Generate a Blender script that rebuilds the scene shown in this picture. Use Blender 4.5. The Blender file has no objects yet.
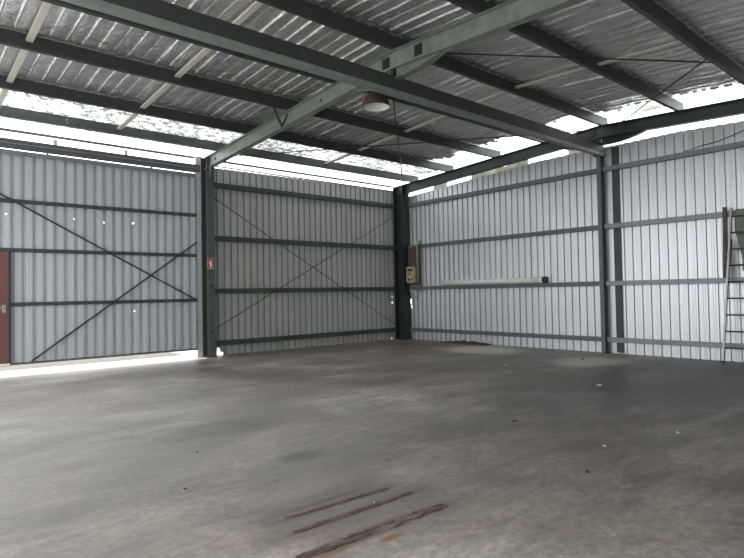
import bpy, bmesh, math, random
from mathutils import Vector, Matrix, noise
random.seed(7)
sc = bpy.context.scene
C = sc.collection

# ------------------------------------------------------------------ materials
def mat(name):
    m = bpy.data.materials.new(name); m.use_nodes = True
    nt = m.node_tree; b = nt.nodes['Principled BSDF']
    return m, nt, b

def N(nt, kind, **kw):
    n = nt.nodes.new(kind)
    for k, v in kw.items():
        if k in n.inputs: n.inputs[k].default_value = v
        else: setattr(n, k, v)
    return n

def ramp(nt, fac, stops):
    r = nt.nodes.new('ShaderNodeValToRGB')
    while len(r.color_ramp.elements) < len(stops): r.color_ramp.elements.new(0.5)
    for e, (p, c) in zip(r.color_ramp.elements, stops):
        e.position = p; e.color = (*c, 1) if len(c) == 3 else c
    nt.links.new(fac, r.inputs[0]); return r.outputs[0]

def coords(nt, scale=(1, 1, 1), loc=(0, 0, 0)):
    g = nt.nodes.new('ShaderNodeNewGeometry')
    mp = nt.nodes.new('ShaderNodeMapping')
    mp.inputs['Scale'].default_value = scale; mp.inputs['Location'].default_value = loc
    nt.links.new(g.outputs['Position'], mp.inputs['Vector']); return mp.outputs[0]

def noise_tex(nt, vec, scale=1, detail=5, rough=.6, dist=0):
    n = nt.nodes.new('ShaderNodeTexNoise')
    n.inputs['Scale'].default_value = scale; n.inputs['Detail'].default_value = detail
    n.inputs['Roughness'].default_value = rough; n.inputs['Distortion'].default_value = dist
    nt.links.new(vec, n.inputs['Vector']); return n.outputs[0]

def mixc(nt, fac, a, b, mode='MIX'):
    m = nt.nodes.new('ShaderNodeMix'); m.data_type = 'RGBA'; m.blend_type = mode
    for sock, v in ((m.inputs[0], fac), (m.inputs[6], a), (m.inputs[7], b)):
        if isinstance(v, bpy.types.NodeSocket): nt.links.new(v, sock)
        elif isinstance(v, tuple): sock.default_value = (*v, 1) if len(v) == 3 else v
        else: sock.default_value = v
    return m.outputs[2]

def math_n(nt, op, a, b=None, c=None, clamp=False):
    m = nt.nodes.new('ShaderNodeMath'); m.operation = op; m.use_clamp = clamp
    for i, v in enumerate((a, b, c)):
        if v is None: continue
        if isinstance(v, bpy.types.NodeSocket): nt.links.new(v, m.inputs[i])
        else: m.inputs[i].default_value = v
    return m.outputs[0]

def bump(nt, b, h, strength=.3, dist=.01):
    bp = nt.nodes.new('ShaderNodeBump')
    bp.inputs['Strength'].default_value = strength; bp.inputs['Distance'].default_value = dist
    nt.links.new(h, bp.inputs['Height']); nt.links.new(bp.outputs[0], b.inputs['Normal'])

def plain(name, col, rough=.5, metal=0., var=.18, scale=6):
    m, nt, b = mat(name)
    n = noise_tex(nt, coords(nt), scale, 6, .65)
    lo = tuple(c * (1 - var) for c in col); hi = tuple(min(1, c * (1 + var)) for c in col)
    nt.links.new(ramp(nt, n, [(.3, lo), (.7, hi)]), b.inputs['Base Color'])
    b.inputs['Roughness'].default_value = rough; b.inputs['Metallic'].default_value = metal
    return m

def painted_steel(name, col, rust=.0, rough=.45):
    m, nt, b = mat(name)
    v = coords(nt)
    n = noise_tex(nt, v, 5, 6, .65)
    lo = tuple(c * .8 for c in col); hi = tuple(c * 1.2 for c in col)
    base = ramp(nt, n, [(.3, lo), (.7, hi)])
    if rust:
        r = noise_tex(nt, coords(nt, (1, 1, 1), (3, 7, 1)), 2.2, 8, .75)
        f = ramp(nt, r, [(.62 - rust * .1, (0, 0, 0)), (.74, (1, 1, 1))])
        base = mixc(nt, f, base, (.16, .10, .06))
    nt.links.new(base, b.inputs['Base Color'])
    b.inputs['Roughness'].default_value = rough
    return m

def cladding(name, col, axis, metal=.5, rough=.42, holes=(), stain=.25, stain_col=(.34, .31, .26)):
    """zinc-coated sheet; axis is the one running along the wall ('x' or 'y')."""
    m, nt, b = mat(name)
    sc_ = (9, 9, .06)
    n1 = noise_tex(nt, coords(nt, sc_), 1, 5, .7)
    n2 = noise_tex(nt, coords(nt, (.5, .5, .35)), 1, 5, .6)
    n3 = noise_tex(nt, coords(nt, (60, 60, 60)), 1, 2, .5)
    base = ramp(nt, n1, [(.3, tuple(c * .86 for c in col)), (.7, tuple(c * 1.08 for c in col))])
    f = ramp(nt, n2, [(.45, (0, 0, 0)), (.75, (stain, stain, stain))])
    base = mixc(nt, f, base, stain_col)
    base = mixc(nt, .12, base, ramp(nt, n3, [(.3, (.3, .3, .3)), (.7, (.9, .9, .9))]))
    nt.links.new(base, b.inputs['Base Color'])
    b.inputs['Metallic'].default_value = metal
    nt.links.new(math_n(nt, 'MULTIPLY_ADD', n1, .2, rough - .1), b.inputs['Roughness'])
    if holes:                                    # real holes punched or rusted through the sheet
        g = nt.nodes.new('ShaderNodeNewGeometry')
        sx = nt.nodes.new('ShaderNodeSeparateXYZ'); nt.links.new(g.outputs['Position'], sx.inputs[0])
        u = sx.outputs[0 if axis == 'x' else 1]; w = sx.outputs[2]
        acc = None
        for (hu, hz, ru, rz) in holes:
            a = math_n(nt, 'DIVIDE', math_n(nt, 'SUBTRACT', u, hu), ru)
            c = math_n(nt, 'DIVIDE', math_n(nt, 'SUBTRACT', w, hz), rz)
            d = math_n(nt, 'ADD', math_n(nt, 'MULTIPLY', a, a), math_n(nt, 'MULTIPLY', c, c))
            h = math_n(nt, 'LESS_THAN', d, 1.)
            acc = h if acc is None else math_n(nt, 'MAXIMUM', acc, h)
        nt.links.new(math_n(nt, 'SUBTRACT', 1., acc), b.inputs['Alpha'])
    return m

M = {}
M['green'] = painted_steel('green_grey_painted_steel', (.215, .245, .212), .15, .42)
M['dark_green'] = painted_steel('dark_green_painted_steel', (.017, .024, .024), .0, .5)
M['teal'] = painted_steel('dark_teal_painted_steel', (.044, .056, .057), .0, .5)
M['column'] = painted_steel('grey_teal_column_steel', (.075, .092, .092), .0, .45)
M['purlin'] = painted_steel('dark_grey_purlin_steel', (.048, .055, .056), .0, .45)
M['galv'] = plain('galvanised_steel', (.30, .33, .35), .42, .6, .15, 9)
M['girt_end'] = painted_steel('grey_green_girt_steel', (.105, .12, .122), .0, .45)
M['girt_galv'] = plain('dull_galvanised_girt', (.20, .222, .235), .45, .5, .15, 9)
M['strut'] = plain('pale_zinc_strut', (.72, .69, .62), .5, .15, .1, 5)
M['rod'] = plain('dark_steel_rod', (.05, .052, .055), .5, .3)
M['post_white'] = plain('pale_cream_post', (.62, .58, .52), .55, 0, .12, 4)
M['track'] = plain('brown_grey_track_steel', (.12, .115, .11), .5, .2)
M['rust_bolt'] = plain('rusty_bolt', (.03, .027, .024), .7, .2)
M['door_red'] = plain('red_brown_painted_door', (.16, .07, .055), .45, 0, .15, 3)
M['chrome'] = plain('handle_metal', (.7, .7, .7), .25, .9, .05)
M['white_en'] = plain('white_enamel', (.86, .86, .84), .3, 0, .05, 10)
M['shade_rust'] = plain('rusty_brown_lamp_shade', (.085, .05, .026), .6, .2, .4, 14)
M['glass_bulb'] = plain('frosted_bulb', (.85, .85, .82), .2, 0, .02)
M['red_sign'] = plain('red_sign_face', (.40, .022, .03), .4, 0, .05)
M['sign_border'] = plain('pale_sign_border', (.42, .28, .27), .5, 0, .05)
M['white_sign'] = plain('white_sign_mark', (.88, .84, .82), .5, 0, .03)
M['cream_box'] = plain('cream_switch_box', (.40, .35, .235), .45, 0, .1, 20)
M['brown_board'] = plain('dark_brown_backing_board', (.075, .05, .042), .7, 0, .3, 14)
M['black'] = plain('black_plastic', (.015, .015, .016), .4, 0, .1)
M['conduit'] = plain('pale_grey_conduit', (.42, .42, .36), .45, 0, .08)
M['tube'] = plain('off_white_plastic_tube', (.74, .73, .66), .45, 0, .07, 5)
M['timber'] = plain('brown_weathered_timber', (.12, .075, .05), .75, 0, .35, 9)
M['ladder_al'] = plain('dull_aluminium_ladder', (.42, .40, .37), .4, .35, .12, 8)
M['rung'] = plain('dark_grey_rung', (.08, .085, .09), .5, .3, .15)
M['cloth'] = plain('faded_green_cloth', (.20, .23, .19), .9, 0, .3, 9)
M['dirt'] = plain('brown_dirt', (.075, .045, .028), .95, 0, .4, 20)
M['chip_pale'] = plain('pale_chip', (.62, .59, .53), .8, 0, .2, 30)
M['chip_dark'] = plain('dark_chip', (.04, .033, .03), .85, 0, .3, 30)
M['wire'] = plain('galvanised_wire', (.6, .6, .6), .35, .7, .05)

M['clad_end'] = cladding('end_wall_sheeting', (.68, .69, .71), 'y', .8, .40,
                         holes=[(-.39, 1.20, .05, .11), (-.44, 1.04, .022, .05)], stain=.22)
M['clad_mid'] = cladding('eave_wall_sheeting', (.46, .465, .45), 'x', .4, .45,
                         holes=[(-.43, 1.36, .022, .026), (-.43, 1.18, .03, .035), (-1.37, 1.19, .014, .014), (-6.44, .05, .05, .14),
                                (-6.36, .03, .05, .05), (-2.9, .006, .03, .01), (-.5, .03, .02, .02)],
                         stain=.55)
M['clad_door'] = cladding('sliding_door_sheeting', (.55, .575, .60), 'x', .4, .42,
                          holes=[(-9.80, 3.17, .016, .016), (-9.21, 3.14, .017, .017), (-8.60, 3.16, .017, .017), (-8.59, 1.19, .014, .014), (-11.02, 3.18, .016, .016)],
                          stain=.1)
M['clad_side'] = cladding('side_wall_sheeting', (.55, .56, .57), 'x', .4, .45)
M['roof_sheet'] = plain('zinc_roof_sheeting', (.5, .5, .5), .5, .4, .1)

# silver foil roof blanket
def foil():
    m, nt, b = mat('silver_foil_blanket')
    v = coords(nt)
    n = noise_tex(nt, coords(nt, (15, 11, 11)), 1, 9, .72, 1.2)
    n2 = noise_tex(nt, coords(nt, (3, 2, 2)), 1, 4, .6, .8)
    dirt = noise_tex(nt, coords(nt, (.55, .8, .8)), 1, 5, .6)
    col = ramp(nt, dirt, [(.35, (.80, .80, .78)), (.65, (.95, .95, .96))])
    nt.links.new(col, b.inputs['Base Color'])
    b.inputs['Metallic'].default_value = .92
    nt.links.new(math_n(nt, 'MULTIPLY_ADD', n2, .20, .14), b.inputs['Roughness'])
    h = math_n(nt, 'ADD', n, math_n(nt, 'MULTIPLY', n2, 2.))
    bump(nt, b, h, .75, .022)
    return m
M['foil'] = foil()

def skylight(eave=False):
    m, nt, b = mat('mottled_fibreglass_roof_sheet' if eave else 'clear_fibreglass_roof_sheet')
    out = nt.nodes['Material Output']
    n = noise_tex(nt, coords(nt, (3, 3, 3)), 1, 5, .6)
    t = nt.nodes.new('ShaderNodeBsdfTranslucent'); t.inputs['Color'].default_value = (.9, .9, .88, 1)
    p = nt.nodes.new('ShaderNodeBsdfTransparent')
    n2 = noise_tex(nt, coords(nt, (.5, .45, .5), (0, .3, 0)), 1, 4, .6)
    dirt = ramp(nt, n, [(.3, (.45, .43, .40)), (.6, (.9, .9, .9))])
    dirt = mixc(nt, ramp(nt, n2, [(.50, (0, 0, 0)), (.62, (.8, .8, .8))]), dirt, (.20, .17, .13))
    if eave:                                     # flaking, mottled old sheet
        a = noise_tex(nt, coords(nt, (5.5, 11, 1)), 1, 4, .65, .4)
        c2 = noise_tex(nt, coords(nt, (.6, .8, 1)), 1, 3, .5)
        a = math_n(nt, 'MULTIPLY_ADD', c2, .35, math_n(nt, 'SUBTRACT', a, .175))
        dirt = ramp(nt, a, [(.40, (.10, .10, .095)), (.50, (.34, .33, .31)), (.60, (.85, .85, .84))])
    nt.links.new(dirt, p.inputs['Color']); nt.links.new(dirt, t.inputs['Color'])
    mx = nt.nodes.new('ShaderNodeMixShader'); mx.inputs[0].default_value = .45
    nt.links.new(t.outputs[0], mx.inputs[1]); nt.links.new(p.outputs[0], mx.inputs[2])
    nt.links.new(mx.outputs[0], out.inputs[0])
    return m
M['skylight'] = skylight(); M['eave_light'] = skylight(True)

def concrete():
    m, nt, b = mat('stained_concrete_floor')
    big = noise_tex(nt, coords(nt, (.22, .30, 1), (1.3, 4.2, 0)), 1, 4, .55, .6)
    streak = noise_tex(nt, coords(nt, (1.0, 3.4, 1)), 1, 9, .7, .9)
    med = noise_tex(nt, coords(nt, (.75, 1.05, 1), (5, 2, 0)), 1, 9, .66, .5)
    fine = noise_tex(nt, coords(nt, (13, 15, 1)), 1, 8, .78, .3)
    base = ramp(nt, big, [(.38, (.165, .147, .130)), (.50, (.240, .212, .185)), (.62, (.345, .320, .295))])
    base = mixc(nt, .38, base, ramp(nt, streak, [(.36, (.22, .22, .22)), (.5, (.50, .495, .485)), (.64, (.80, .785, .76))]), 'OVERLAY')
    base = mixc(nt, .48, base, ramp(nt, med, [(.38, (.24, .215, .19)), (.62, (.76, .745, .72))]), 'OVERLAY')
    base = mixc(nt, .6, base, ramp(nt, fine, [(.38, (.30, .30, .30)), (.62, (.68, .68, .68))]), 'OVERLAY')
    g = nt.nodes.new('ShaderNodeNewGeometry')
    sx = nt.nodes.new('ShaderNodeSeparateXYZ'); nt.links.new(g.outputs['Position'], sx.inputs[0])
    X, Y = sx.outputs[0], sx.outputs[1]
    def blob(cx, cy, rx, ry, soft=.5, jag=.6, src=med):
        a = math_n(nt, 'DIVIDE', math_n(nt, 'SUBTRACT', X, cx), rx)
        c = math_n(nt, 'DIVIDE', math_n(nt, 'SUBTRACT', Y, cy), ry)
        d = math_n(nt, 'SQRT', math_n(nt, 'ADD', math_n(nt, 'MULTIPLY', a, a), math_n(nt, 'MULTIPLY', c, c)))
        d = math_n(nt, 'ADD', d, math_n(nt, 'MULTIPLY', math_n(nt, 'SUBTRACT', src, .5), jag * 3))
        mr = nt.nodes.new('ShaderNodeMapRange'); mr.interpolation_type = 'SMOOTHSTEP'
        nt.links.new(d, mr.inputs[0])
        mr.inputs[1].default_value = 1 - soft; mr.inputs[2].default_value = 1 + soft
        mr.inputs[3].default_value = 1; mr.inputs[4].default_value = 0
        return mr.outputs[0]
    def put(base, f, k, col):
        return mixc(nt, math_n(nt, 'MULTIPLY', f, k), base, col)
    # painted doorway glow, dark patches and old dust spills on the slab
    base = put(base, blob(-10.8, -6.4, 3.0, 3.2, .8, .5), .38, (.40, .395, .385))  # doorway glow painted into the slab as a paler patch
    base = put(base, blob(-3.7, -9.6, 3.4, 1.9, .7), .75, (.05, .05, .048))
    base = put(base, blob(-3.6, -5.5, 2.6, 1.6, .8), .5, (.075, .072, .068))
    base = put(base, blob(-8.1, -9.9, 1.6, .8, .6), .35, (.09, .08, .07))
    base = put(base, blob(-10.0, -7.4, .7, .45, .5), .4, (.11, .108, .10))
    base = put(base, blob(-9.9, -8.9, .22, .14, .5, .3), .5, (.085, .08, .062))
    base = put(base, blob(-4.0, -.9, 3.6, .9, .7), .5, (.085, .07, .055))
    base = put(base, blob(-1.3, -2.6, 1.7, .95, .5, .5), .75, (.105, .07, .045))
    base = put(base, blob(-1.35, -4.35, .75, 1.15, .4, .45), .85, (.50, .47, .40))
    base = put(base, blob(-1.8, -7.5, .95, .65, .4, .6), .75, (.46, .44, .40))
    base = put(base, blob(-5.3, -11.0, .8, .07, .5, .4), .4, (.30, .28, .26))
    base = put(base, blob(-.5, -8.6, .5, 2.6, .6, .5), .45, (.19, .165, .125))
    # rust smears around the three old fixing strips
    for (cx, cy, rx, ry, k) in ((-10.45, -10.33, .75, .42, .25), (-10.33, -10.09, .55, .035, .55), (-10.35, -10.30, .6, .04, .55),
                                (-10.5, -10.62, .72, .07, .6), (-10.5, -9.98, .35, .03, .45)):
        base = put(base, blob(cx, cy, rx, ry, .5, .35, med), k, (.075, .05, .036))
    base = put(base, blob(-10.47, -10.765, .085, .032, .4, .25), .8, (.22, .10, .035))
    base = put(base, blob(-10.9, -10.68, .25, .035, .5, .3), .5, (.20, .10, .05))
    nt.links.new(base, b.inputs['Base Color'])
    nt.links.new(math_n(nt, 'MULTIPLY_ADD', med, .5, .24), b.inputs['Roughness'])
    b.inputs['Specular IOR Level'].default_value = .22
    bump(nt, b, math_n(nt, 'ADD', fine, math_n(nt, 'MULTIPLY', med, .5)), .12, .01)
    return m
M['concrete'] = concrete()
M['apron'] = plain('pale_concrete_apron', (.60, .58, .55), .8, 0, .08, 2)
M['yard'] = plain('pale_concrete_yard', (.50, .49, .47), .9, 0, .12, .6)
M['ground'] = plain('beige_gravel_ground', (.20, .175, .15), .95, 0, .2, 3)

def rust_strip_mat():
    m, nt, b = mat('rusty_strip')
    n = noise_tex(nt, coords(nt, (7, 30, 1)), 1, 7, .72)
    n2 = noise_tex(nt, coords(nt, (3, 10, 1), (4, 4, 0)), 1, 5, .7)
    c = ramp(nt, n, [(.34, (.026, .018, .014)), (.52, (.068, .044, .032)), (.64, (.15, .108, .084))])
    c = mixc(nt, ramp(nt, n2, [(.50, (0, 0, 0)), (.62, (.85, .85, .85))]), c, (.17, .145, .122))
    nt.links.new(c, b.inputs['Base Color']); b.inputs['Roughness'].default_value = .85
    bump(nt, b, n, .5, .004)
    return m
M['rust_strip'] = rust_strip_mat()

# ------------------------------------------------------------------ mesh helpers
def box(bm, x0, x1, y0, y1, z0, z1):
    v = [bm.verts.new((x, y, z)) for x in (x0, x1) for y in (y0, y1) for z in (z0, z1)]
    for f in ((0, 1, 3, 2), (4, 6, 7, 5), (0, 4, 5, 1), (2, 3, 7, 6), (0, 2, 6, 4), (1, 5, 7, 3)):
        bm.faces.new([v[i] for i in f])

def frame_of(d):
    d = d.normalized(); up = Vector((0, 0, 1)) if abs(d.z) < .95 else Vector((0, 1, 0))
    s = d.cross(up).normalized(); return s, s.cross(d).normalized()

def bar(bm, a, b, w, h, up=None):
    """rectangular bar from a to b, w across and h high"""
    a, b = Vector(a), Vector(b); d = b - a
    s, u = frame_of(d)
    if up is not None:
        u = (Vector(up) - d.normalized() * Vector(up).dot(d.normalized())).normalized(); s = d.normalized().cross(u)
    v = []
    for p in (a, b):
        for (i, j) in ((-1, -1), (1, -1), (1, 1), (-1, 1)):
            v.append(bm.verts.new(p + s * (w / 2 * i) + u * (h / 2 * j)))
    bm.faces.new(v[0:4][::-1]); bm.faces.new(v[4:8])
    for i in range(4):
        j = (i + 1) % 4; bm.faces.new((v[i], v[j], v[4 + j], v[4 + i]))

def tube(bm, pts, r, n=10, caps=True):
    pts = [Vector(p) for p in pts]; rings = []
    for i, p in enumerate(pts):
        d = (pts[min(i + 1, len(pts) - 1)] - pts[max(i - 1, 0)])
        s, u = frame_of(d)
        rr = r[i] if isinstance(r, (list, tuple)) else r
        rings.append([bm.verts.new(p + s * rr * math.cos(2 * math.pi * k / n) + u * rr * math.sin(2 * math.pi * k / n)) for k in range(n)])
    for a, b in zip(rings, rings[1:]):
        for k in range(n):
            f = bm.faces.new((a[k], a[(k + 1) % n], b[(k + 1) % n], b[k])); f.smooth = True
    if caps: bm.faces.new(rings[0][::-1]); bm.faces.new(rings[-1])

def extrude_profile(bm, prof, place, closed=True):
    """prof: list of 2D points; place(u, v, end) -> 3D for end 0/1"""
    A = [bm.verts.new(place(u, v, 0)) for u, v in prof]; B = [bm.verts.new(place(u, v, 1)) for u, v in prof]
    n = len(prof)
    for i in range(n if closed else n - 1):
        j = (i + 1) % n; bm.faces.new((A[i], A[j], B[j], B[i]))
    if closed:
        bm.faces.new(A[::-1]); bm.faces.new(B)

def lathe(bm, prof, origin, n=32):
    o = Vector(origin); rings = []
    for r, z in prof:
        rings.append([bm.verts.new(o + Vector((r * math.cos(2 * math.pi * k / n), r * math.sin(2 * math.pi * k / n), z))) for k in range(n)])
    for a, b in zip(rings, rings[1:]):
        for k in range(n):
            f = bm.faces.new((a[k], a[(k + 1) % n], b[(k + 1) % n], b[k])); f.smooth = True
    return rings

def obj(name, bm, m, parent=None, smooth=False, fix=True):
    if fix: bmesh.ops.recalc_face_normals(bm, faces=bm.faces)
    me = bpy.data.meshes.new(name); bm.to_mesh(me); bm.free()
    o = bpy.data.objects.new(name, me); C.objects.link(o)
    me.materials.append(M[m] if isinstance(m, str) else m)
    if parent:
        o.parent = parent
        o.matrix_parent_inverse = Matrix.Translation(parent.location).inverted()
    return o

def tag(o, label, cat, group=None, kind='thing'):
    o['label'] = label; o['category'] = cat; o['kind'] = kind
    if group: o['group'] = group
    return o

def thing(name, label, cat, loc=(0, 0, 0), group=None, kind='thing'):
    o = bpy.data.objects.new(name, None); C.objects.link(o); o.location = loc
    o.empty_display_size = .1
    return tag(o, label, cat, group, kind)

def struct(name, bm, m, label=None, cat=None, fix=True):
    o = obj(name, bm, m, fix=fix); o['kind'] = 'structure'
    if label: o['label'] = label
    if cat: o['category'] = cat
    return o

def B(): return bmesh.new()

# ------------------------------------------------------------------ dimensions (metres)
SL = .053                       # roof pitch
YR = -6.99                      # ridge line
RT0, RB0 = 4.923, 4.635         # rafter top and bottom at the eave (y = 0)
XF, XE, XO = -6.76, -.2, -13.5  # middle frame, end frame, open end frame
YW = -14.2                      # far eave wall (behind the camera)
GZ = (.312, 1.619, 2.943, 4.286)
def rise(y): return SL * (-y) if y > YR else SL * (y - 2 * YR)
def rt(y): return RT0 + rise(y)
def rb(y): return RB0 + rise(y)
PD = .20                        # purlin depth

# ------------------------------------------------------------------ ground and floor
b = B(); box(b, XO - .3, .06, YW - .1, -.48, -.15, 0)
box(b, XF - .14, .06, -.48, .06, -.15, 0)
struct('floor', b, 'concrete', 'worn grey concrete slab with dark patches and rust marks', 'floor')
b = B(); box(b, XO - .3, XF - .145, -.475, .75, -.15, -.001)
struct('trim_1', b, 'apron', 'bright pale concrete threshold outside under the sliding door', 'threshold')
b = B(); box(b, -60, 40, -60, 50, -.6, -.16)
struct('ground', b, 'yard', 'pale concrete yard outside the shed', 'ground')
b = B(); box(b, XO - .3, XF - .145, .76, 2.6, -.16, -.02)
struct('trim_2', b, 'ground', 'beige gravel verge beyond the pale threshold', 'verge')

# ------------------------------------------------------------------ ribbed sheeting
PITCH = .19
def ribbed(bm, length, place, z0, z1, rib=.046, rows=1):
    """sheet along u from 0 to length; place(u, depth, z): depth > 0 is outwards.  z1 may be a function of u"""
    prof = []
    u = 0.
    while u < length - 1e-6:
        for du, d in ((0, 0), (.040, 0), (.046, -.003), (.052, 0), (.088, 0), (.094, -.003), (.100, 0), (.132, 0), (.139, rib), (.184, rib), (.19, 0)):
            if du == .19: continue
            if u + du <= length: prof.append((u + du, d))
        u += PITCH
    prof.append((length, 0))
    zz1 = z1 if callable(z1) else (lambda u: z1)
    zz0 = z0 if callable(z0) else (lambda u: z0)
    prev = None
    for (uu, d) in prof:
        a = bm.verts.new(place(uu, d, zz0(uu))); c = bm.verts.new(place(uu, d, zz1(uu)))
        if prev: bm.faces.new((prev[0], a, c, prev[1]))
        prev = (a, c)

def sheet(o, t=.0015):
    s = o.modifiers.new('thickness', 'SOLIDIFY'); s.thickness = t; s.offset = 0
    return o

# end wall (x = 0): sheeting from the corner back to the far eave
b = B(); ribbed(b, 14.2, lambda u, d, z: (.004 + d, -u, z), -.01,
                lambda u: min(4.57 + rise(-u), 4.83 + .002 * u) if u < 7 else min(4.545 + rise(-u), 4.83))
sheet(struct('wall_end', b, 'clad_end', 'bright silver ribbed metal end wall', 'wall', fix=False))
# eave wall bay between corner and middle column (y = 0)
b = B(); ribbed(b, 6.62, lambda u, d, z: (-u - .02, .004 + d, z), -.01,
                lambda u: 4.80 - .008 * u)
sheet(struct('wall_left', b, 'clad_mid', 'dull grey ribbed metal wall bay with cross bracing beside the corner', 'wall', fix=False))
# far eave wall behind the camera
b = B(); ribbed(b, 13.5, lambda u, d, z: (-u, YW - .004 - d, z), .02, 4.75)
sheet(struct('wall_right', b, 'clad_side', 'ribbed metal eave wall behind the viewer', 'wall', fix=False))

PY = [-.84, -2.30, -4.0, -5.52, -7.05, -8.71, -10.2, -11.75, -13.4]
# ------------------------------------------------------------------ roof: sheeting, foil blanket, clear end strips
def foil_z(x, y):
    z = rt(y) + PD + .010
    # blanket sags in pillows between the support wires; it lies flat where it crosses a purlin
    d = min(max(q - y, y - (q + .075), 0) for q in PY)
    free = min(1, d / .16); free = free * free * (3 - 2 * free)
    c = abs(math.sin(math.pi * (y + .62) / .62))
    q = round(x / .22); dx = abs(x - q * .22)
    amp = max(.15, .8 + .9 * noise.noise((q * 3.7, y * .55, 2.))) * (.75 + .25 * c)   # folds hanging along the wires
    fold = max(0, 1 - dx / .020) * amp * .026
    belly = math.sin(math.pi * (x / .22 - math.floor(x / .22))) * (.35 + .65 * c) * .012 * (1 + noise.noise((x, y, 3.)))
    w = noise.noise((x * 2.2, y * 1.4, 1.)) * .014 + noise.noise((x * 9, y * 5, 4.)) * .006
    return z + free * (-fold - belly + w - .012) + (1 - free) * .002

def build_foil():
    bm = B(); x1 = -.42; y0, y1 = YW + .1, -.5
    xs = []
    q = math.floor((XO - .1) / .22)
    while q * .22 < x1:
        xs += [q * .22 + d for d in (0, .009, .020, .065, .11, .155, .20, .211)]; q += 1
    dy = .0775
    nx, ny = len(xs) - 1, int((y1 - y0) / dy)
    grid = {}
    def keep(i, j):
        x, y = xs[i], y0 + j * dy
        edge = -1.05 + .30 * noise.noise((y * 9., 1.7, 0)) + .22 * noise.noise((y * 2.2, 8., 0)) + .10 * noise.noise((x * 9, y * 3, 3.))
        if y < YR: edge += .45 + .14 * noise.noise((y * 14., 3., 5))
        if y > -6.5 and y < -2.2: edge += .12
        eave = -1.78 + .16 * noise.noise((x * 3., 2., 0)) + .10 * noise.noise((x * 11., y * 3, 0))
        if y > eave:                                   # torn remnants hang on above the eave purlin
            return False
        return x < edge
    for i in range(nx):
        for j in range(ny):
            if keep(i, j):
                vs = []
                for (p, q) in ((i, j), (i + 1, j), (i + 1, j + 1), (i, j + 1)):
                    if (p, q) not in grid:
                        x, y = xs[p], y0 + q * dy
                        grid[(p, q)] = bm.verts.new((x, y, foil_z(x, y)))
                    vs.append(grid[(p, q)])
                bm.faces.new(vs)
    return bm
struct('ceiling', build_foil(), 'foil', 'wrinkled silver foil roof blanket sagging between the purlins', 'ceiling')

def roof_sheet(bm, x0, x1, ya, yb):
    n = max(1, int(abs(x1 - x0) / PITCH)); prev = None
    for i in range(n + 1):
        for dx, dz in ((0, 0), (.14, 0), (.15, .03), (.18, .03)):
            x = x0 + i * PITCH + dx
            if x > x1 + 1e-6: x = x1
            a = bm.verts.new((x, ya, rt(ya) + PD + .02 + dz)); c = bm.verts.new((x, yb, rt(yb) + PD + .02 + dz))
            if prev: bm.faces.new((prev[0], prev[1], c, a))
            prev = (a, c)
b = B(); roof_sheet(b, XO - .2, -1.42, -1.9, YR); roof_sheet(b, XO - .2, -1.42, YR, YW - .2)
sheet(struct('roof', b, 'roof_sheet', 'ribbed metal roof sheeting above the foil', 'roof', fix=False))
b = B(); roof_sheet(b, -1.43, .10, -1.9, YR); roof_sheet(b, -1.43, .10, YR, YW - .2)
o = struct('window_1', b, 'skylight', 'bright translucent roof sheets along the end wall', 'skylight', fix=False)
b = B(); roof_sheet(b, XO - .2, .10, -.06, -1.9)
o = struct('window_2', b, 'eave_light', 'mottled bright translucent roof strip along the left eave', 'skylight', fix=False)

def barge_mat():
    m, nt, b = mat('beige_translucent_barge_strip')
    t = nt.nodes.new('ShaderNodeBsdfTranslucent')
    nt.links.new(ramp(nt, noise_tex(nt, coords(nt, (3, 3, 3)), 1, 5, .6), [(.35, (.30, .28, .25)), (.65, (.46, .44, .40))]), t.inputs['Color'])
    nt.links.new(t.outputs[0], nt.nodes['Material Output'].inputs[0]); return m
M['barge'] = barge_mat()
for (ya, yb, l) in ((-1.45, -2.0, 'short beige strip closing the bright gap above the end wall near the corner'),
                    (-2.93, -4.85, 'long beige strip closing the gap above the end wall left of the slim post'),
                    (-6.0, -6.85, 'beige strip in the gap above the end wall beside the slim post')):
    k = B(); n = 16; g = []
    for i in range(n + 1):
        y = ya + (yb - ya) * i / n; e = .03 * noise.noise((y * 4, 1, 0))
        g.append([k.verts.new((xx, y, zz)) for xx, zz in ((.052, rb(y) - .15), (.055, rb(y) - .15), (.055, rb(y) + .06 + e), (.052, rb(y) + .06 + e))])
    for p_, q_ in zip(g, g[1:]):
        for i in range(4): k.faces.new((p_[i], p_[(i + 1) % 4], q_[(i + 1) % 4], q_[i]))
    k.faces.new(g[0]); k.faces.new(g[-1][::-1])
    tag(obj('barge_strip', k, 'barge'), l, 'strip', 'strips above the end wall')

# support wires under the foil (netting, uncountable)
b = B()
x = XO
while x < -1.2:
    for (ya, yb) in ((-.6, YR), (YR, YW + .2)):
        bar(b, (x, ya, rt(ya) + PD + .004), (x, yb, rt(yb) + PD + .004), .005, .005)
    x += .22
y = -.93
while y > YW + .3:
    bar(b, (XO, y, rt(y) + PD + .004), (-1.2, y, rt(y) + PD + .004), .004, .004)
    y -= .62
tag(obj('wire_netting', b, 'wire'), 'thin wire netting holding up the silver foil under the roof', 'netting', kind='stuff')

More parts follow.
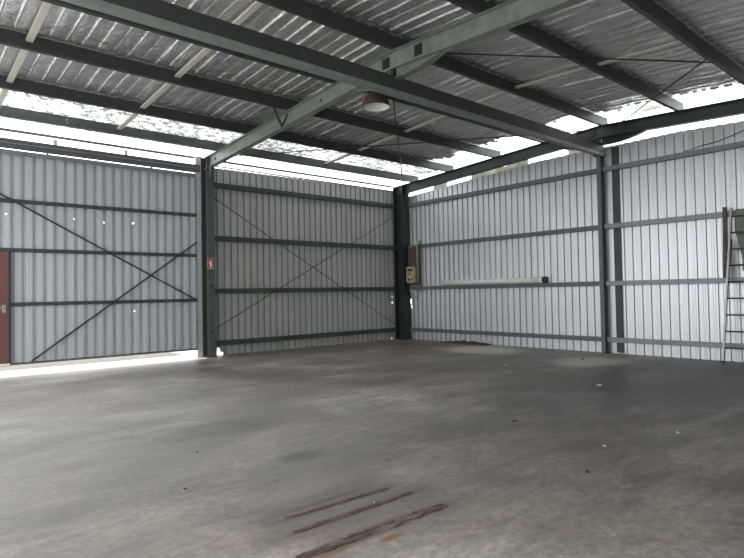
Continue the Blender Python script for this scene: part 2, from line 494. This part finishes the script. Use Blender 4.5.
# ------------------------------------------------------------------ purlins
def c_purlin(y):
    """C section: web faces the far eave (towards -y), flanges point to +y"""
    bm = B(); h, w, t, l = PD, .075, .006, .018
    prof = [(0, 0), (w, 0), (w, l), (w - t, l), (w - t, t), (t, t), (t, h - t), (w - t, h - t), (w - t, h - l), (w, h - l), (w, h), (0, h)]
    s = 1
    def place(u, v, e):
        yy = y + u
        return (XO - .1 if e == 0 else .03, yy, rt(y) + v - SL * u * (1 if y > YR else -1))
    extrude_profile(bm, prof, place); return bm
PL = ['dark eave purlin directly above the bright gap over the left wall',
      'dark roof purlin second in from the left wall, next to the eave purlin',
      'dark roof purlin third in from the left wall',
      'dark roof purlin just left of the big ridge beam',
      'dark ridge purlin running directly over the big ridge beam',
      'dark roof purlin first to the right of the ridge beam',
      'dark roof purlin crossing the upper right corner of the photo',
      'dark roof purlin high on the right, close to the far eave',
      'dark eave purlin over the far right eave']
for y, l in zip(PY, PL):
    p = tag(obj('roof_purlin', c_purlin(y), 'purlin'), l, 'purlin', 'roof purlins')
    if y > -1:
        for dz in (.07, .13):
            k = B(); tube(k, [(-10.05, y - .010, rt(y) + dz), (-10.05, y + .002, rt(y) + dz)], .016, 8); obj('bolt', k, 'galv', p)

# pale bridging struts between the purlins, three rows
rows = ((-3.62, 'near the end wall'), (-9.05, 'left of the middle rafter'), (-11.24, 'at far left'))
gapn = ['between eave purlin and second purlin', 'between second and third purlins from the eave',
        'between third and fourth purlins from the eave', 'between ridge purlin and its left neighbour',
        'between ridge purlin and its right neighbour', 'between the first two purlins right of the ridge']
for (x, rn) in rows:
    for i in range(6):
        ya, yb = PY[i] - .004, PY[i + 1] + .08
        if x < -4 and i > 4: continue
        k = B()
        za, zb = rt(ya) + .10, rt(yb) + .10
        h, w = .032, .085
        bar(k, (x, ya, za), (x, yb, zb), w, .006, up=(0, 0, 1))
        bar(k, (x - w / 2, ya, za + h / 2), (x - w / 2, yb, zb + h / 2), .006, h, up=(0, 0, 1))
        bar(k, (x + w / 2, ya, za + h / 2), (x + w / 2, yb, zb + h / 2), .006, h, up=(0, 0, 1))
        tag(obj('bridging_strut', k, 'strut'), 'pale strut %s, %s' % (gapn[i], rn), 'strut', 'purlin bridging struts')

# ------------------------------------------------------------------ portal frames
def i_beam_y(bm, x, ya, yb, w=.14, t=.012):
    """rafter running along y between ya and yb following the roof pitch"""
    for (z0, z1, ww) in ((0, t, w), (.288 - t, .288, w), (t, .288 - t, .010)):
        v = []
        for yy in (ya, yb):
            for xx, zz in ((x - ww / 2, z0), (x + ww / 2, z0), (x + ww / 2, z1), (x - ww / 2, z1)):
                v.append(bm.verts.new((xx, yy, rb(yy) + zz)))
        bm.faces.new(v[0:4]); bm.faces.new(v[4:8][::-1])
        for i in range(4):
            j = (i + 1) % 4; bm.faces.new((v[i], v[4 + i], v[4 + j], v[j]))

def rafter(x, m, label, loc):
    r = thing('steel_rafter', label, 'rafter', loc, 'portal frame rafters')
    k = B(); i_beam_y(k, x, -.03, YR); i_beam_y(k, x, YR, YW + .05); obj('rafter_beam', k, m, r)
    for s in (-1, 1):                                         # curved apex haunch either side of the ridge
        k = B(); n = 10; w = .13
        lo = []; hi = []
        for q in range(n + 1):
            f = q / n; y = YR + s * (.02 + .98 * f)
            drop = .17 * (1 - f) ** .9 * (1 if f < .5 else 1) ; drop = .16 * (1 - f ** 2.2)
            lo.append((y, rb(y) - drop - .0)); hi.append((y, rb(y)))
        for q in range(n):                                    # web and bottom flange
            v = [k.verts.new((x + dx, yy, zz)) for dx in (-.005, .005) for (yy, zz) in (lo[q], lo[q + 1], hi[q + 1], hi[q])]
            k.faces.new(v[0:4]); k.faces.new(v[4:8][::-1])
            bar(k, (x, *lo[q]), (x, *lo[q + 1]), w, .012, up=(0, 0, 1))
        obj('haunch', k, m, r)
    for yy in (YR + .21, YR - .51):                           # dark square cleats beside the ridge
        k = B(); box(k, x - .022, x - .005, yy - .075, yy + .075, rt(yy) - .21, rt(yy) - .05)
        pl = obj('cleat_plate', k, 'rust_bolt', r)
    for yy, dz, rr in ((-.62, .15, .035), (-5.0, .15, .022)):
        k = B(); tube(k, [(x - .02, yy, rb(yy) + dz), (x - .004, yy, rb(yy) + dz)], rr, 8); obj('bolt', k, 'rust_bolt', r)
    return r
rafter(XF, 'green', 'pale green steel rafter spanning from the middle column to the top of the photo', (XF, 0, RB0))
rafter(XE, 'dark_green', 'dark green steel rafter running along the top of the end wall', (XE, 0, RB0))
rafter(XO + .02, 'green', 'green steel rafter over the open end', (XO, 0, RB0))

def i_column(bm, x, y0, y1, z1, w=.21, t=.014):
    box(bm, x - w / 2, x + w / 2, y0, y0 + t, 0, z1); box(bm, x - w / 2, x + w / 2, y1 - t, y1, 0, z1)
    box(bm, x - .006, x + .006, y0 + t, y1 - t, 0, z1)

def column(x, m, label, depth=.30, w=.21, y1=-.02, top=None):
    c = thing('steel_column', label, 'column', (x, y1 - depth / 2, 0), 'portal frame columns')
    zt = rb(-.15) + .28 if top is None else top
    k = B(); i_column(k, x, y1 - depth, y1, zt, w); obj('column_shaft', k, m, c)
    k = B(); box(k, x - w / 2 - .03, x + w / 2 + .03, y1 - depth - .03, y1 + .03, 0, .018); obj('base_plate', k, m, c)
    k = B()                                                  # knee gusset under the rafter
    pr = [(y1 - depth, rb(y1 - depth) - .42), (y1 - depth - .14, rb(y1 - depth - .14)), (y1 - depth, rb(y1 - depth))]
    A = [k.verts.new((x - .04, *q)) for q in pr]; D = [k.verts.new((x + .04, *q)) for q in pr]
    k.faces.new(A); k.faces.new(D[::-1])
    for i in range(3): k.faces.new((A[i], A[(i + 1) % 3], D[(i + 1) % 3], D[i]))
    obj('knee_gusset', k, m, c)
    return c
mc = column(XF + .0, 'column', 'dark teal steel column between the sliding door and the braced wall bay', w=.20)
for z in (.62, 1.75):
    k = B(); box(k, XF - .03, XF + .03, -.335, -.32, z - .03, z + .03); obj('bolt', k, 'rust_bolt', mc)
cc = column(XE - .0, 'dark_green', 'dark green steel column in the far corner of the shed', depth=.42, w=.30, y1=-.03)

# central mullion of the end wall
c = thing('end_wall_mullion', 'slim grey steel post in the middle of the end wall under the ridge beam end', 'post', (-.09, YR + .08, 0))
k = B(); w = .10; yy = YR + .09
box(k, -.19, -.183, yy - w / 2, yy + w / 2, 0, 4.64); box(k, -.022, -.015, yy - w / 2, yy + w / 2, 0, 4.64); box(k, -.183, -.022, yy - .004, yy + .004, 0, 4.64)
obj('post_shaft', k, 'girt_end', c)
k = B(); box(k, -.23, -.012, yy - .09, yy + .09, 0, .012); obj('base_plate', k, 'girt_end', c)
k = B(); box(k, -.25, -.01, yy - .1, yy + .1, 4.60, 4.64); obj('top_plate', k, 'dark_green', c)
b = B(); box(b, -.012, -.004, -7.30, -7.13, .02, 4.78)  # plain dark upright strip against the sheeting
tag(obj('dark_wall_strip', b, 'teal'), 'dark upright strip on the end wall just right of the slim post', 'flashing')

# the big ridge beam slung under the rafters
rbm = thing('ridge_beam', 'big steel beam, its shaded web and lit lower edge painted in, slung below the rafters', 'beam', (XF, YR, 4.64))
y0, y1, z0, z1, t = YR - .01, YR + .10, 4.595, 4.885, .008
k = B(); box(k, XO - .1, -.10, y0, y1, z1 - t, z1); box(k, XO - .1, -.10, y1 - t, y1, z0 + t, z1 - t); box(k, XO - .1, -.10, y0, y0 + t, z0 + .075, z1 - t)
obj('beam_web', k, painted_steel('shaded_beam_steel', (.05, .056, .053), .1, .5), rbm)  # shade on the beam face painted in as darker steel
k = B(); box(k, XO - .1, -.10, y0 - .004, y1, z0, z0 + t); box(k, XO - .1, -.10, y0 - .004, y0 + .006, z0 + t, z0 + .075)
obj('lower_flange', k, painted_steel('bounce_lit_flange_steel', (.25, .275, .25), .1, .5), rbm)  # light bounced off the floor painted in as a paler flange
for x in (XF, XE, XO + .02):
    k = B(); box(k, x - .08, x + .08, YR - .02, YR + .08, z1, rb(YR) - .145); box(k, x-.05, x+.05, YR-.01, YR+.07, rb(YR)-.145, rb(YR)-.0)
    obj('hanger_bracket', k, 'dark_green', rbm)

# fly braces from the middle rafter up to the purlins
def flybrace(yb, ytop, label):
    k = B()
    bar(k, (XF - .03, yb, rb(yb) + .02), (XF - .42, ytop, rt(ytop) + .06), .035, .035)
    bar(k, (XF - .035, yb, rb(yb) + .02), (XF - .035, yb - .2, rt(yb) - .04), .03, .012)
    tag(obj('fly_brace', k, 'purlin'), label, 'brace')
flybrace(-3.70, -3.97, 'short dark angled brace from the lower edge of the pale green rafter to a purlin')

# roof cross bracing rods
def rod(name, a, b_, r, label, group, cat='bracing rod', m='rod'):
    k = B(); tube(k, [a, b_], r, 8); return tag(obj(name, k, m), label, cat, group)
def ro(x, y, off=-.03): return (x, y, rt(y) + off)
def off_rod(x0, y0, x1, y1, label, off=-.03):
    # hung just under the purlins' lower edges
    rod('bracing_rod', ro(x0, y0, off), ro(x1, y1, off), .013, label, 'roof bracing rods')
off_rod(XF + .08, -7.12, -2.75, -10.20, 'thin dark roof rod running nearly level across the upper right of the photo')
off_rod(XE - .08, -7.45, -3.1, -10.20, 'thin dark roof rod slanting up right from above the slim end wall post', -.06)
off_rod(XF + .08, -6.75, XE - .08, -.45, 'thin roof rod running from beside the lamp down to the far corner column')
off_rod(XF + .08, -.5, XE - .08, -6.8, 'thin roof rod running from the middle column towards the ridge at the end wall', -.065)

# ------------------------------------------------------------------ girts
def girt_profile(h=.11, d=.12, t=.005, l=.0):
    # (depth towards the inside, height) : a channel with its open side down
    return [(0, 0), (t, 0), (t, h - t), (d - t, h - t), (d - t, 0), (d, 0), (d, h), (0, h)]
def girt_c(h=.10, d=.12, t=.006, lip=.022):
    # C section lying on its web: inner flange upright, web on top
    return [(0, h), (0, 0), (t, 0), (t, h - t), (d - t, h - t), (d - t, t), (d - lip, t), (d - lip, 0), (d, 0), (d, h)]
order = ['lowest', 'second lowest', 'third', 'top']
for i, z in enumerate(GZ):
    h = .12; d = .115
    # eave wall bay
    k = B(); extrude_profile(k, girt_c(h, d), lambda u, v, e: (XF + .11 if e == 0 else XE - .155, -.003 - u, z - h / 2 + v))
    g = tag(obj('wall_girt', k, 'teal'), '%s dark teal rail across the braced wall bay left of the corner' % order[i], 'rail', 'rails of the braced wall bay')
    # end wall left half and right half
    k = B(); extrude_profile(k, girt_c(.105, d), lambda u, v, e: (-.003 - u, -.46 if e == 0 else YR + .145, z - .05 + v))
    tag(obj('wall_girt', k, 'girt_end'), '%s grey rail on the end wall between corner column and slim post' % order[i], 'rail', 'end wall rails left of the post')
    k = B(); extrude_profile(k, girt_c(.105, d), lambda u, v, e: (-.003 - u, YR + .035 if e == 0 else YW + .1, z - .05 + v))
    g = tag(obj('wall_girt', k, 'girt_galv'), '%s grey rail on the end wall right of the slim post' % order[i], 'rail', 'end wall rails right of the post')

# wall cross bracing in the middle bay
rod('bracing_rod', (XF + .12, -.135, 3.98), (XE - .16, -.135, .42), .011, 'thin wall rod sloping down to the right across the braced wall bay', 'wall bracing rods')
rod('bracing_rod', (XF + .12, -.165, .66), (XE - .16, -.165, 3.98), .011, 'thin wall rod sloping up to the right across the braced wall bay', 'wall bracing rods')

# eave rail above both wall bays
b = B(); box(b, XO, XE - .16, .0, .04, 4.905, 4.955)
er = tag(obj('eave_rail', b, 'track'), 'thin dark rail running through the bright gap above the left wall', 'rail')
b = B(); box(b, XF + .11, XE - .16, -.015, .03, 4.775, 4.80)
tag(obj('capping_strip', b, 'track'), 'thin dark capping along the top edge of the braced wall bay', 'capping')

# ------------------------------------------------------------------ sliding door bay
YD = -.36
dr = thing('door_1', 'big grey ribbed metal sliding door with rails and diagonal braces at left', 'door', (-9.2, YD, .2), kind='structure')
X0, X1 = -11.9, -7.14
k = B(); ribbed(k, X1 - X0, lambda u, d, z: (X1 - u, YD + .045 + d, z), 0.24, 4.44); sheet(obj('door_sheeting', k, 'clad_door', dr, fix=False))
for z, h in ((1.405, .075), (2.475, .075), (3.445, .075)):
    k = B(); box(k, X0, X1, YD - .005, YD + .041, z - h / 2, z + h / 2); obj('door_rail', k, 'teal', dr)
k = B(); box(k, X0, X1, YD - .005, YD + .041, .215, .255); obj('bottom_rail', k, 'track', dr)
k = B(); box(k, X0, X1, YD - .005, YD + .041, 4.37, 4.45); obj('top_rail', k, 'galv', dr)
k = B(); box(k, X1 - .03, X1 + .01, YD - .005, YD + .041, .255, 4.36); obj('door_stile', k, 'galv', dr)
k = B(); bar(k, (-11.3, YD - .016, 3.66), (X1, YD - .016, 1.39), .014, .036); obj('door_brace', k, 'rod', dr)
k = B(); bar(k, (-10.60, YD - .030, .27), (X1, YD - .030, 2.80), .014, .036); obj('door_brace', k, 'rod', dr)
# top track the door hangs from
tk = thing('door_track', 'brown grey overhead track along the top of the sliding door', 'track', (-10, YD, 4.5))
k = B(); box(k, XO, -7.06, YD - .05, YD + .09, 4.62, 4.66); box(k, XO, -7.06, YD - .05, YD - .035, 4.49, 4.62); box(k, XO, -7.06, YD + .075, YD + .09, 4.49, 4.62)
obj('track_channel', k, 'track', tk)
k = B(); box(k, XO, -7.06, YD - .062, YD - .05, 4.565, 4.585); obj('track_lip', k, 'galv', tk)
for x in (-12.6, -10.15, -8.75):
    k = B(); box(k, x - .03, x + .03, YD + .02, YD + .03, 4.66, 4.78); box(k, x - .03, x + .03, YD + .02, .0, 4.77, 4.78)
    obj('hanger_bracket', k, 'strut', tk)
for x in (-10.3, -8.2):
    k = B(); box(k, x - .02, x + .02, YD + .012, YD + .022, 4.40, 4.56); tube(k, [(x, YD - .01, 4.55), (x, YD + .06, 4.55)], .04, 12)
    obj('roller', k, 'galv', tk)
# pale door jamb post beside the column
jp = thing('jamb_post', 'pale cream upright post between the sliding door and the dark column', 'post', (-6.95, -.05, 0))
k = B(); box(k, -7.03, -6.905, -.10, -.0, 0, 4.95); obj('post_shaft', k, 'post_white', jp)
k = B(); box(k, -6.905, -6.897, -.12, .0, .0, 4.95); obj('post_edge', k, 'track', jp)

# red-brown personnel door set into the sliding door
rd = thing('door_2', 'red brown painted access door set in the sliding door at the left edge of the photo', 'door', (-11.4, YD, .25), kind='structure')
k = B(); box(k, -11.78, -10.99, YD - .03, YD - .006, .262, 2.42); obj('door_leaf', k, 'door_red', rd)
k = B(); box(k, -10.985, -10.95, YD - .035, YD - .006, .262, 2.44); box(k, -11.83, -11.79, YD - .035, YD - .006, .262, 2.44); obj('door_frame', k, 'rod', rd)
k = B(); tube(k, [(-11.07, YD - .03, 1.33), (-11.07, YD - .075, 1.33), (-11.20, YD - .075, 1.325)], .011, 8); box(k, -11.10, -11.04, YD - .038, YD - .03, 1.25, 1.40); obj('door_handle', k, 'chrome', rd)
k = B(); box(k, -11.78, -10.97, YD - .034, YD - .006, .225, .258); obj('door_sill', k, 'white_en', rd)

# ------------------------------------------------------------------ sign on the column
sy = -.321
sg = thing('fire_extinguisher_sign', 'small red fire extinguisher sign with white picture on the dark teal column', 'sign', (XF, sy, 2.29))
sx0, sx1, sz0, sz1 = XF - .10, XF + .07, 2.155, 2.43
k = B(); box(k, sx0, sx1, sy - .004, sy, sz0, sz1); obj('sign_border', k, 'sign_border', sg)
k = B(); box(k, sx0 + .02, sx1 - .02, sy - .006, sy - .0042, sz0 + .045, sz1 - .012); obj('sign_face', k, 'red_sign', sg)
k = B(); mx = (sx0 + sx1) / 2
tube(k, [(mx, sy - .0075, sz0 + .06), (mx, sy - .0075, sz0 + .065)], .01, 4)
pr = [(-.026, .06), (.026, .06), (.026, .155), (.018, .175), (.008, .182), (.008, .2), (.03, .205), (.03, .214), (-.012, .214), (-.04, .19), (-.044, .12), (-.034, .12), (-.03, .18), (-.01, .2), (-.008, .182), (-.018, .175), (-.026, .155)]
A = [k.verts.new((mx + u, sy - .0085, sz0 + v)) for u, v in pr]; D = [k.verts.new((mx + u, sy - .006, sz0 + v)) for u, v in pr]
k.faces.new(A); k.faces.new(D[::-1])
for i in range(len(pr)): k.faces.new((A[i], A[(i + 1) % len(pr)], D[(i + 1) % len(pr)], D[i]))
obj('extinguisher_mark', k, 'white_sign', sg)

# ------------------------------------------------------------------ hanging lamp
lx, ly, lz = -6.75, -6.50, 4.53
lp = thing('high_bay_lamp', 'rusty brown dome lamp with a white inside hanging beneath the rafter and ridge beam', 'lamp', (lx, ly, lz))
k = B(); R_ = .225
prof = [(R_, 0), (R_ - .004, .03), (R_ * .95, .09), (R_ * .82, .155), (R_ * .60, .205), (R_ * .36, .232), (.075, .24)]
lathe(k, prof, (lx, ly, lz)); obj('lamp_shade', k, 'shade_rust', lp)
k = B(); lathe(k, [(max(.02, r - .006), z - .004 if z > .01 else z + .001) for r, z in prof] + [(.001, .234)], (lx, ly, lz)); obj('shade_lining', k, 'white_en', lp)
k = B(); r = lathe(k, [(.075, .235), (.072, .27), (.055, .295), (.02, .30), (.001, .30)], (lx, ly, lz)); obj('lamp_neck', k, 'shade_rust', lp)
k = B(); tube(k, [(lx, ly, lz + .30), (lx, ly, rb(ly) - .13)], .012, 8); obj('hanger', k, 'rod', lp)
k = B(); lathe(k, [(.001, .05), (.03, .055), (.045, .085), (.045, .12), (.03, .17), (.025, .22)], (lx, ly, lz), 16); obj('bulb', k, 'glass_bulb', lp)
# drop conduit right of the lamp
b = B(); tube(b, [(-6.47, -6.55, 4.95), (-6.45, -6.52, 4.70), (-6.36, -6.48, 4.30)], .009, 6)
# (the rod seen there is roof bracing; nothing further is hung here)
b.free()

# ------------------------------------------------------------------ end wall fittings by the corner column
eb = thing('switch_box', 'cream electrical switch box on a brown board beside the corner column', 'switch box', (-.2, -.66, 2.0))
k = B(); box(k, -.165, -.14, -.86, -.48, 1.72, 2.92); obj('backing_board', k, 'brown_board', eb)
k = B(); box(k, -.29, -.165, -.84, -.50, 1.80, 2.30)
bmesh.ops.bevel(k, geom=k.edges[:], offset=.02, segments=2, affect='EDGES', clamp_overlap=True); bx = obj('box_body', k, 'cream_box', eb)
k = B(); tube(k, [(-.29, -.64, 1.90), (-.325, -.64, 1.90)], .036, 14); obj('switch_knob', k, 'black', eb)
k = B(); tube(k, [(-.29, -.78, 1.91), (-.315, -.78, 1.91)], .024, 12); obj('switch_knob', k, 'black', eb)
k = B(); box(k, -.296, -.288, -.80, -.56, 2.16, 2.24); box(k, -.296, -.288, -.72, -.60, 2.06, 2.10); obj('label_plate', k, 'brown_board', eb)
k = B(); tube(k, [(-.17, -.90, 1.80), (-.17, -.90, 3.02), (-.17, -.90, 3.16)], .020, 10); obj('conduit', k, 'conduit', eb)
k = B(); tube(k, [(-.17, -1.02, 1.68), (-.17, -1.02, 3.10)], .022, 10); obj('conduit', k, 'brown_board', eb)
sb = thing('power_outlet', 'small pale power outlet below the cream switch box', 'outlet', (-.15, -.7, 1.5))
k = B(); box(k, -.175, -.14, -.86, -.54, 1.50, 1.57); obj('outlet_plate', k, 'conduit', sb)
k = B(); tube(k, [(-.15, -.70, 1.50), (-.15, -.70, 1.40), (-.03, -.70, 1.30)], .012, 8); obj('cable', k, 'conduit', sb)

# white tube lying on the third rail up
ty = B(); n = 24; rr = .078; zc = GZ[1] + .055 + rr
tb = thing('plastic_tube', 'long off white tube lying on a rail of the end wall', 'tube', (-.06, -3.6, zc - rr))
k = B()
ro_, ri_ = [], []
for (yy, dz) in ((-1.90, 0), (-3.6, -.0), (-5.30, 0)):
    ro_.append([k.verts.new((-.09 + rr * math.cos(2 * math.pi * q / n), yy, zc + dz + rr * math.sin(2 * math.pi * q / n))) for q in range(n)])
    ri_.append([k.verts.new((-.09 + (rr - .008) * math.cos(2 * math.pi * q / n), yy, zc + dz + (rr - .008) * math.sin(2 * math.pi * q / n))) for q in range(n)])
for rings in (ro_, ri_):
    for a, c_ in zip(rings, rings[1:]):
        for q in range(n): k.faces.new((a[q], a[(q + 1) % n], c_[(q + 1) % n], c_[q])).smooth = True
for e in (0, -1):
    for q in range(n): k.faces.new((ro_[e][q], ro_[e][(q + 1) % n], ri_[e][(q + 1) % n], ri_[e][q]))
obj('tube_body', k, 'tube', tb)
k = B(); tube(k, [(-.09, -5.30, zc + .004), (-.09, -5.40, zc + .004)], rr + .006, 20); obj('open_end_shade', k, 'black', tb)  # black plug paints the shade inside the tube's open end
k = B(); tube(k, [(-.09, -5.22, zc), (-.09, -5.30, zc)], rr + .008, 20); obj('collar', k, 'white_en', tb)

# ------------------------------------------------------------------ ladder, timber, cloth at the right edge
def lad(f, s):  # point along the stile (f from foot to top), s = -1 left stile, +1 right stile
    y = -9.43 - .235 * f; half = .36 - .17 * f
    yc = -9.43 - .36
    return Vector((-.40 + .22 * f, yc - s * half if s > 0 else yc + half + 0 * f, 3.05 * f))
ld = thing('ladder', 'dull metal ladder with dark rungs leaning on the end wall at the right edge', 'ladder', (-.35, -9.8, 0))
for s in (-1, 1):
    k = B(); bar(k, lad(.004, s), lad(1, s), .032, .07, up=(1, 0, 0)); obj('stile', k, 'ladder_al', ld)
    k = B(); p = lad(.008, s); box(k, p.x - .04, p.x + .04, p.y - .022, p.y + .022, 0, .05); obj('rubber_foot', k, 'black', ld)
for i in range(9):
    f = (.30 + .322 * i) / 3.05
    k = B(); tube(k, [lad(f, -1), lad(f, 1)], .017, 8); obj('rung', k, 'rung', ld)
tm = B()
bar(tm, (-.155, -9.45, GZ[1] + .055), (-.15, -9.475, 3.08), .075, .035, up=(1, 0, 0))
tag(obj('timber_board', tm, 'timber'), 'brown weathered board standing on a rail behind the ladder', 'board')
tm = B(); bar(tm, (-.20, -9.50, GZ[1] + .055), (-.165, -9.56, 2.42), .06, .03, up=(1, 0, 0))
tag(obj('timber_batten', tm, 'timber'), 'shorter dark batten standing beside the brown board', 'batten')
# faded cloth hung over the rail
cm = B(); nu, nv = 26, 30; g = []
for i in range(nu + 1):
    row = []
    for j in range(nv + 1):
        u, v = i / nu, j / nv
        left = -9.66 + .05 * math.sin(v * 5) - .10 * v + (.13 * (v - .6) if v > .6 else 0)
        y = left - u * .62
        zb = 1.80 + .15 * noise.noise((u * 3, 2, 0)) + .10 * u
        z = 3.015 + (zb - 3.015) * v
        x = -.137 - .02 * math.sin(u * 22 + v * 1.5) * (.25 + v) - .025 * v
        row.append(cm.verts.new((x, y, z)))
    g.append(row)
for i in range(nu):
    for j in range(nv): cm.faces.new((g[i][j], g[i + 1][j], g[i + 1][j + 1], g[i][j + 1])).smooth = True
o = obj('hanging_cloth', cm, 'cloth'); sheet(o, .006)
tag(o, 'faded green cloth hanging from a rail behind the ladder', 'cloth')
# loose cable drooping on the end wall top right
k = B(); tube(k, [(-.13, -8.75, 4.345), (-.04, -9.01, 4.41), (-.04, -9.38, 4.45), (-.04, -9.9, 4.58), (-.04, -10.6, 4.70)], .009, 6)
tag(obj('loose_cable', k, 'rod'), 'loose dark cable slanting over the top rail at upper right', 'cable')

# ------------------------------------------------------------------ rusty strips and litter on the floor
def strip(x0, x1, yc, w, label, skew=0., seed=1):
    bm = B(); n = 120; t = .003; rows_ = []
    for i in range(n + 1):
        f = i / n; x = x0 + (x1 - x0) * f
        taper = min(1, f / .05 + .45, (1 - f) / .04 + .5)
        wa = w / 2 * taper * max(.15, 1 + .6 * noise.noise((x * 7, seed, 0)) + .45 * noise.noise((x * 26, seed, 3)) + .3 * noise.noise((x * 70, seed, 3)))
        wb = w / 2 * taper * max(.15, 1 + .6 * noise.noise((x * 7, seed + 5, 0)) + .45 * noise.noise((x * 26, seed + 5, 3)) + .3 * noise.noise((x * 70, seed + 5, 3)))
        y = yc + skew * (f - .5)
        rows_.append([bm.verts.new((x, y + wa, .0005)), bm.verts.new((x, y + wa * .8, t)), bm.verts.new((x, y - wb * .8, t)), bm.verts.new((x, y - wb, .0005))])
    for a, c_ in zip(rows_, rows_[1:]):
        for q in range(3): bm.faces.new((a[q], a[q + 1], c_[q + 1], c_[q]))
    tag(obj('rusty_floor_strip', bm, 'rust_strip'), label, 'rusty strip', 'rusty strips in the floor')
strip(-10.80, -9.90, -10.09, .040, 'thin broken rusty strip in the floor, farthest of the three', -.05, 1)
strip(-10.88, -9.83, -10.295, .052, 'middle dark rusty strip in the floor between the other two', .0, 2)
strip(-11.08, -9.83, -10.62, .085, 'widest rusty brown strip in the floor, nearest the viewer', -.03, 3)

def chip(bm, x, y, s, h, rot, n=6, seed=0):
    top, bot = [], []
    for q in range(n):
        a = 2 * math.pi * q / n + rot; r = s * (.7 + .5 * random.random())
        px, py = r * 1.6 * math.cos(a), r * .6 * math.sin(a)
        px, py = px * math.cos(rot) - py * math.sin(rot), px * math.sin(rot) + py * math.cos(rot)
        bot.append(bm.verts.new((x + px, y + py, .0))); top.append(bm.verts.new((x + px * .75, y + py * .75, h * (.6 + .5 * random.random()))))
    bm.faces.new(bot[::-1]); bm.faces.new(top)
    for q in range(n): bm.faces.new((bot[q], bot[(q + 1) % n], top[(q + 1) % n], top[q]))
lit = [(-4.40, -8.97, .13, .03, .3, 'chip_pale', 'largest pale flat scrap lying on the dark floor patch at right'),
       (-3.35, -6.46, .07, .02, .2, 'chip_pale', 'small pale scrap on the floor before the pale dust patch'),
       (-6.62, -10.95, .055, .02, .6, 'chip_pale', 'pale splinter on the floor at lower right'),
       (-7.63, -10.68, .03, .02, 1., 'chip_pale', 'tiny pale crumb on the floor right of the dark splinter'),
       (-7.35, -9.47, .06, .015, .1, 'chip_dark', 'dark splinter on the floor in the right middle'),
       (-8.45, -10.95, .05, .012, .5, 'chip_dark', 'dark flake on the floor at the lower right'),
       (-10.17, -10.255, .018, .012, .4, 'chip_pale', 'white crumb lying on the middle rusty strip'),
       (-10.42, -8.65, .022, .012, .4, 'chip_pale', 'white crumb on the pale floor at left'),
       (-10.55, -8.10, .028, .015, .9, 'chip_dark', 'dark pebble on the pale floor, upper left'),
       (-11.05, -9.02, .022, .015, .2, 'chip_dark', 'dark pebble on the pale floor at the lower left'),
       (-11.08, -9.06, .018, .01, 1.2, 'chip_pale', 'pale pebble next to the dark pebble at lower left'),
       (-1.6, -7.15, .10, .03, .4, 'dirt', 'small brown clod by the foot of the end wall')]
for (x, y, s, h, r_, m, l) in lit:
    k = B(); chip(k, x, y, s * .55, h * .45, r_); tag(obj('floor_scrap', k, m), l, 'scrap', 'scraps on the floor')
# dirt pile along the foot of the end wall near the corner
dm = B(); nu, nv = 46, 10; g = []
for i in range(nu + 1):
    row = []
    for j in range(nv + 1):
        u, v = i / nu, j / nv
        y = -1.9 - u * 1.75; x = -.02 - v * .40
        hh = math.sin(math.pi * u) ** .7 * (1 - v) ** 1.3 * .055 * (1 + .9 * noise.noise((u * 9, v * 3, 0)) + .4 * noise.noise((u * 30, v * 9, 2)))
        row.append(dm.verts.new((x + .05 * noise.noise((u * 12, v * 5, 7)), y, max(.0006, hh))))
    g.append(row)
for i in range(nu):
    for j in range(nv): dm.faces.new((g[i][j], g[i + 1][j], g[i + 1][j + 1], g[i][j + 1]))
tag(obj('dirt_pile', dm, 'dirt'), 'low heap of brown dirt at the foot of the end wall near the corner', 'dirt', kind='stuff')

# ------------------------------------------------------------------ light: bright overcast sky
w = bpy.data.worlds.new('overcast_sky'); sc.world = w; w.use_nodes = True
bg = w.node_tree.nodes['Background']
bg.inputs[0].default_value = (.93, .97, 1., 1); bg.inputs[1].default_value = 3.0

# ------------------------------------------------------------------ camera
cam = bpy.data.cameras.new('camera'); co = bpy.data.objects.new('camera', cam); C.objects.link(co)
fw = Vector((.65375696, .75630308, .02464721)); rt_ = Vector((.75670128, -.65350347, -.0183406)); up = Vector((-.00223598, -.03064087, .99952796))
co.matrix_world = Matrix(((rt_.x, up.x, -fw.x, -12.83003), (rt_.y, up.y, -fw.y, -13.35375), (rt_.z, up.z, -fw.z, 1.5), (0, 0, 0, 1)))
cam.sensor_width = 36; cam.lens = 565.035 / 744 * 36; cam.clip_start = .05; cam.clip_end = 200
sc.camera = co
sc.view_settings.view_transform = 'Standard'; sc.view_settings.look = 'None'
sc.view_settings.gamma = 1; sc.view_settings.use_curve_mapping = False
sc.view_settings.exposure = 0.3
try:
    sc.cycles.use_denoising = True; sc.cycles.max_bounces = 12; sc.cycles.diffuse_bounces = 6; sc.cycles.transparent_max_bounces = 12
except Exception: pass
